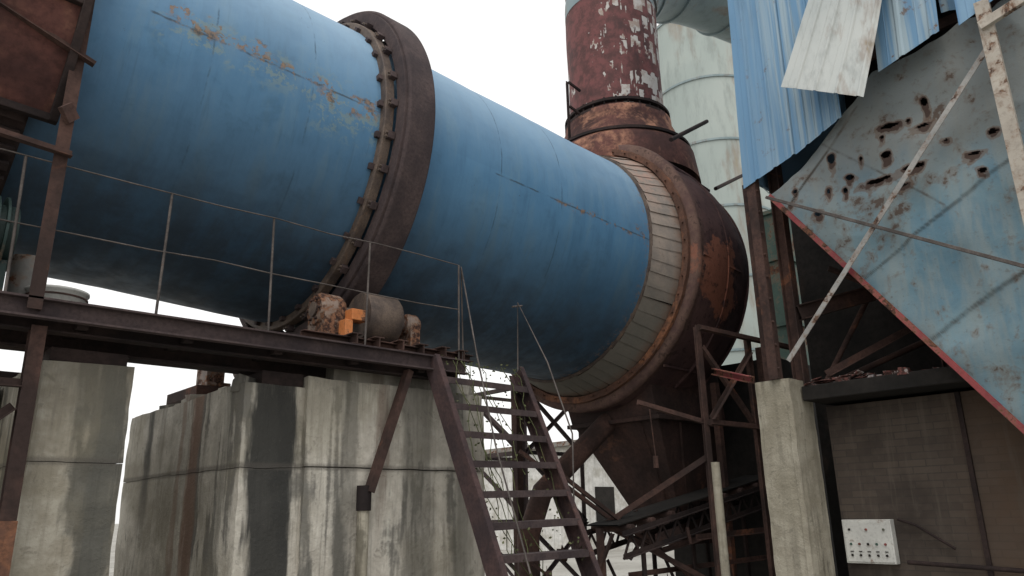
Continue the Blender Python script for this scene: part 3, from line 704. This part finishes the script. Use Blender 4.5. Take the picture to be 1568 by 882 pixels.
b.ibeam((7.3,3.5,Z(1.9)),(9.5,2.2,Z(2.6)),.12,.16); b.tube([(7.4,3.3,Z(1.15)),(8.4,2.4,Z(1.7))],.03,8); b.tube([(7.6,3.5,Z(1.15)),(8.2,3.1,Z(2.2))],.03,8)
b.ang((7.3,3.3,Z(1.2)),(8.6,2.0,Z(2.1)),.07); b.ang((7.4,3.2,Z(2.3)),(8.9,1.8,Z(1.3)),.06)
b.obj("building_frame",M['rust'],rb)
b=B(); b.tube([(7.5,2.9,Z(-.52)),(7.5,1,Z(-.6)),(7.5,-1,Z(-.6))],.02,8); b.tube([(7.55,2.5,Z(-.4)),(7.55,2.8,Z(-.2)),(7.55,2.95,Z(-.15))],.012,6); b.obj("wall_conduit",M['rustdark'],rb)
cb=empty("control_box")
b=B(); b.box(7.51,7.6,7.6/2.53,7.6/2.195,Z(-.545),Z(-.15)); b.obj("box_body",M['white'],cb,.006)
b=B(); y0=7.6/2.53; y1=7.6/2.195; 
b.box(7.502,7.51,y0+.015,y1-.015,Z(-.53),Z(-.165)); b.obj("box_door",M['white'],cb,.003)
b=B();c=B();e=B()
for r_,z in enumerate((-.24,-.37,-.47)):
    for i in range(5):
        y=y1-.07-i*.08; tgt=[b,c,e][(i+r_)%3] if r_<2 else b
        if r_==0 and i in(1,3): continue
        tgt.tube([(7.503,y,Z(z)),(7.49,y,Z(z))],.011,12)
        if r_==2: b.box(7.495,7.502,y-.015,y+.015,Z(z)+.03,Z(z)+.037)
b.obj("buttons_black",M['darkwall'],cb); c.obj("buttons_green",M['green'],cb); e.obj("buttons_red",M['redsteel'],cb)

# feed hopper
fh=empty("feed_hopper")
holes=[(2.83,3.3,.03,.045),(2.68,3.05,.035,.03),(2.24,3.43,.08,.022),(1.92,3.55,.025,.045),(2.32,3.15,.04,.035),(2.43,2.93,.11,.022),(2.12,2.95,.08,.025),(3.02,2.77,.035,.03),(1.57,2.72,.03,.025),(1.97,3.32,.05,.016),(1.62,2.9,.05,.016),(3.22,3.07,.02,.02),(2.33,3.34,.02,.018),(2.74,2.93,.02,.03),(2.9,2.97,.015,.025),(3.3,2.95,.012,.012),(2.08,3.42,.02,.02),(2.55,3.2,.012,.02),(2.2,2.8,.03,.012),(1.8,3.1,.02,.012),(1.45,3.05,.03,.02),(1.3,2.6,.02,.02)]
top_line=[(3.6,3.13),(3.3,3.2),(2.7,3.66),(2.32,4.02),(1.8,4.1),(1.15,4.2),(.2,4.3),(-1,4.3)]
def topz(y):
    for (a,za),(c,zc) in zip(top_line,top_line[1:]):
        if c<=y<=a: return za+(zc-za)*(y-a)/(c-a)
    return 3.13
def botz(y): return max(.3,3.08+(y-3.47)*(3.03-.52)/(3.45-1.67))
ny=320;nz=240;vs=[];fs=[];halo=[];seamv=[]
seams=[((2.78,1.98),(1.2,2.85)),((2.3,1.3),(1.0,2.05)),((3.35,2.9),(2.5,3.75)),((2.9,3.5),(1.9,2.5))]
def sgn(y,z,l):
    (a,b_),(c_,d_)=l; L=math.hypot(c_-a,d_-b_); u=((y-a)*(c_-a)+(z-b_)*(d_-b_))/L/L; d=((y-a)*(d_-b_)-(z-b_)*(c_-a))/L
    return d+.012*mnoise.noise(Vector((y*3,z*3,1))), u
def hx(y,z):
    v=7.0+.06*mnoise.noise(Vector((0,y*1.1,z*1.1)))+.026*mnoise.noise(Vector((4,y*3,z*3)))+.06*abs(mnoise.noise(Vector((2,y*.9+z*.9,z-y))))
    for l in seams[:3]:
        d,u=sgn(y,z,l)
        if 0<u<1 and 0<d<.25: v-=.014*(1-d/.25)*min(1,u*8,(1-u)*8)
    return v
ymin,ymax=-.6,3.58
def hq(y,z,ext=1.):
    best=9
    for hy,hz,a,c in holes:
        if abs(y-hy)>.4 or abs(z-hz)>.4: continue
        dz=z-hz
        if dz<0: dz/=ext
        q=math.sqrt(((y-hy)/a)**2+(dz/c)**2)*(1+.45*mnoise.noise(Vector((hy*7,y*14,z*14))))
        best=min(best,(q-1)*min(a,c))
    return best
for i in range(ny+1):
    y=ymin+(ymax-ymin)*i/ny; z0=botz(y); z1=topz(y)+.05*mnoise.noise(Vector((1,y*5,0)))
    if z1<z0+.02: z1=z0+.02
    for j in range(nz+1):
        z=z0+(z1-z0)*j/nz; vs.append((hx(y,z),y,Z(z))); halo.append(max(0,1-max(0,hq(y,z,2.2))/.04))
        sv=0
        for l in seams:
            d,u=sgn(y,z,l)
            if 0<u<1: sv=max(sv,1-min(1,abs(d)/.016))
        seamv.append(sv)
for i in range(ny):
    for j in range(nz):
        q=[i*(nz+1)+j,(i+1)*(nz+1)+j,(i+1)*(nz+1)+j+1,i*(nz+1)+j+1]
        y=sum(vs[k][1] for k in q)/4; z=sum(vs[k][2] for k in q)/4-H
        if hq(y,z)>0: fs.append(tuple(q))
b=B(); b.add(vs,fs,True); o=b.obj("hopper_side",M['hopper'],fh)
at=o.data.attributes.new("halo",'FLOAT','POINT'); at.data.foreach_set('value',halo)
at=o.data.attributes.new("seam",'FLOAT','POINT'); at.data.foreach_set('value',seamv)
b=B(); b.ang((6.95,3.52,Z(3.1)),(6.95,1.2,Z(-.17)),.05,.012,(1,0,0)); b.obj("hopper_edge_angle",M['redsteel'],fh)
b=B(); vs=[(7.1,3.5,Z(3.05)),(9.2,3.5,Z(3.05)),(9.2,1.2,Z(-.15)),(7.1,1.2,Z(-.15))]; b.add(vs,[(0,1,2,3)])
vs=[(9.2,3.5,Z(3.05)),(9.2,3.5,Z(4.2)),(9.2,-.6,Z(4.2)),(9.2,-.6,Z(-.15)),(9.2,1.2,Z(-.15))]; b.add(vs,[(0,1,2,3,4)])
b.obj("hopper_back_plates",M['rustdark'],fh)

def sb(name,mat,fn,bev=.003):
    e=empty("steel_beam"); b=B(); fn(b); b.obj(name,mat,e,bev)
sb("upright",M['cream'],lambda b:(b.chan((6.7,1.26,Z(4.1)),(6.7,1.26,Z(-.5)),.06,.11,.012,(0,1,0)),b.beam((6.68,1.3,Z(3.85)),(6.68,.9,Z(3.95)),.05,.08)))
sb("diagonal",M['greybeam'],lambda b:b.ang((6.82,1.25,Z(3.82)),(6.88,3.5,Z(1.36)),.05,.01,(1,0,0)))
sb("tie_rod",M['rail'],lambda b:b.ang((6.8,3.47,Z(3.03)),(6.73,.6,Z(1.25)),.03,.008,(1,0,0)))

def sheet(name,c00,c10,c11,c01,ribs,amp,mat,parent,jag=.0,curl=0.,nv=30,frayed=0.):
    c00,c10,c11,c01=map(Vector,(c00,c10,c11,c01))
    nrm=(c10-c00).cross(c01-c00).normalized()
    if nrm.x>0: nrm=-nrm
    us=[]
    for r in range(ribs):
        for f,h in((0,0),(.34,0),(.36,.25),(.38,0),(.68,0),(.74,1),(.82,1),(.88,0)): us.append(((r+f)/ribs,h))
    us.append((1.,0))
    vs=[];fs=[]
    for u,h in us:
        jz=jag*u+frayed*mnoise.noise(Vector((u*6,c00.y,3)))
        for j in range(nv+1):
            v=j/nv; p=c00.lerp(c10,u).lerp(c01.lerp(c11,u),v)
            p=p+nrm*(amp*h)+nrm*(curl*(1-v)**2*(.3+u))+nrm*.02*mnoise.noise(p*1.1)+Vector((0,0,jz*(1-v)))
            vs.append(p)
    for i in range(len(us)-1):
        for j in range(nv): fs.append((i*(nv+1)+j,(i+1)*(nv+1)+j,(i+1)*(nv+1)+j+1,i*(nv+1)+j+1))
    b=B(); b.add(vs,fs,False); o=b.obj(name,mat,parent)
    md=o.modifiers.new("solid",'SOLIDIFY'); md.thickness=.004; return o
cl=empty("corrugated_cladding")
sheet("cladding_sheet",(6.93,3.76,Z(3.27)),(6.93,3.12,Z(3.46)),(6.93,3.05,Z(8.3)),(6.93,3.6,Z(8.3)),3,.016,M['clad'],cl)
sheet("cladding_lap_sheet",(6.91,3.13,Z(3.43)),(6.91,2.62,Z(3.64)),(6.91,2.58,Z(8.3)),(6.91,3.07,Z(8.3)),3,.016,M['clad'],cl)
sheet("cladding_upper",(6.96,2.64,Z(4.75)),(6.96,1.75,Z(4.5)),(6.96,1.75,Z(8.3)),(6.96,2.6,Z(8.3)),4,.016,M['clad'],cl,.0,0,30,.04)
sheet("cladding_lap_upper",(6.96,1.62,Z(4.3)),(6.96,.9,Z(4.2)),(6.96,.9,Z(8.3)),(6.96,1.62,Z(8.3)),4,.016,M['clad'],cl,.0,0,30,.03)
sheet("cladding_far",(6.97,.88,Z(4.6)),(6.97,-2.6,Z(4.2)),(6.97,-2.6,Z(8.3)),(6.97,.88,Z(8.3)),16,.016,M['cladblue'],cl,0,0,10,.05)
hs=empty("hanging_sheet")
sheet("loose_sheet",(6.6,3.04,Z(4.04)),(6.5,2.22,Z(3.48)),(6.82,1.74,Z(5.6)),(6.86,2.36,Z(5.8)),4,.013,M['galv'],hs,0,.06)
hs2=empty("hanging_sheet")
sheet("loose_sheet",(6.8,2.18,Z(3.88)),(6.8,1.62,Z(4.02)),(6.9,1.5,Z(6.4)),(6.9,2.1,Z(6.4)),2,.014,M['clad'],hs2,0,.03)
hs3=empty("hanging_sheet")
sheet("loose_sheet",(6.75,1.46,Z(3.98)),(6.75,1.0,Z(4.12)),(6.9,1.0,Z(6)),(6.9,1.45,Z(6)),2,.014,M['cladblue'],hs3,0,.03)

# ---------------------------------------------------------------- background
bg=empty("background_building")
b=B(); b.box(24,34,22,30,0,4.3); b.obj("hall_walls",M['pale'],bg)
b=B(); b.box(23.7,34.3,21.7,30.3,4.3,4.5); b.obj("hall_roof",M['steel'],bg)
b=B()
for x in(25,27.5,30,32.5): b.box(x,x+1.2,21.95,22.02,1.2,2.6)
b.obj("hall_windows",M['darkwall'],bg)

# ---------------------------------------------------------------- camera
cam=bpy.data.cameras.new("camera"); cam.sensor_width=36; cam.lens=36*1150/1568; cam.clip_end=1000; cam.clip_start=.05
co=bpy.data.objects.new("camera",cam); scene.collection.objects.link(co)
Rv=Vector((.7367,-.6759,-.0201));Fv=Vector((.6524,.7026,.284))
Fv.normalize(); Rv=(Rv-Fv*Rv.dot(Fv)).normalized(); Uv=Rv.cross(Fv)
m=Matrix((Rv,Uv,-Fv)).transposed().to_4x4(); m.translation=(0,0,H); co.matrix_world=m
scene.camera=co
# ---------------------------------------------------------------- light
w=bpy.data.worlds.new("World"); scene.world=w; w.use_nodes=True; t=w.node_tree; t.nodes.clear()
sky=t.nodes.new("ShaderNodeTexSky"); sky.sky_type='NISHITA'; sky.sun_disc=False
el=math.radians(66); az=math.radians(235)
sky.sun_elevation=el; sky.sun_rotation=az; sky.air_density=1.; sky.dust_density=5.; sky.ozone_density=1.
hs_=t.nodes.new("ShaderNodeHueSaturation"); hs_.inputs['Saturation'].default_value=.3
tc=t.nodes.new("ShaderNodeTexCoord"); cn=t.nodes.new("ShaderNodeTexNoise"); cn.inputs['Scale'].default_value=1.6; cn.inputs['Detail'].default_value=4
t.links.new(tc.outputs['Generated'],cn.inputs['Vector'])
cr=t.nodes.new("ShaderNodeMix"); cr.data_type='RGBA'; cr.inputs[6].default_value=(9.6,9.6,9.5,1); cr.inputs[7].default_value=(11.4,11.2,10.9,1); t.links.new(cn.outputs[0],cr.inputs[0])
cmx=t.nodes.new("ShaderNodeMix"); cmx.data_type='RGBA'; cmx.inputs[0].default_value=.72
t.links.new(sky.outputs[0],hs_.inputs['Color']); t.links.new(hs_.outputs[0],cmx.inputs[6]); t.links.new(cr.outputs[2],cmx.inputs[7])
bgd=t.nodes.new("ShaderNodeBackground"); bgd.inputs['Strength'].default_value=.135
ow=t.nodes.new("ShaderNodeOutputWorld"); t.links.new(cmx.outputs[2],bgd.inputs[0]); t.links.new(bgd.outputs[0],ow.inputs[0])
L=bpy.data.lights.new("sun",'SUN'); L.energy=1.2; L.angle=math.radians(35); L.color=(1,.97,.93)
lo=bpy.data.objects.new("sun",L); scene.collection.objects.link(lo)
sd_=Vector((math.sin(az)*math.cos(el),math.cos(az)*math.cos(el),math.sin(el)))
lo.rotation_euler=sd_.to_track_quat('Z','Y').to_euler()
scene.view_settings.view_transform='Standard'; scene.view_settings.look='None'; scene.view_settings.exposure=0
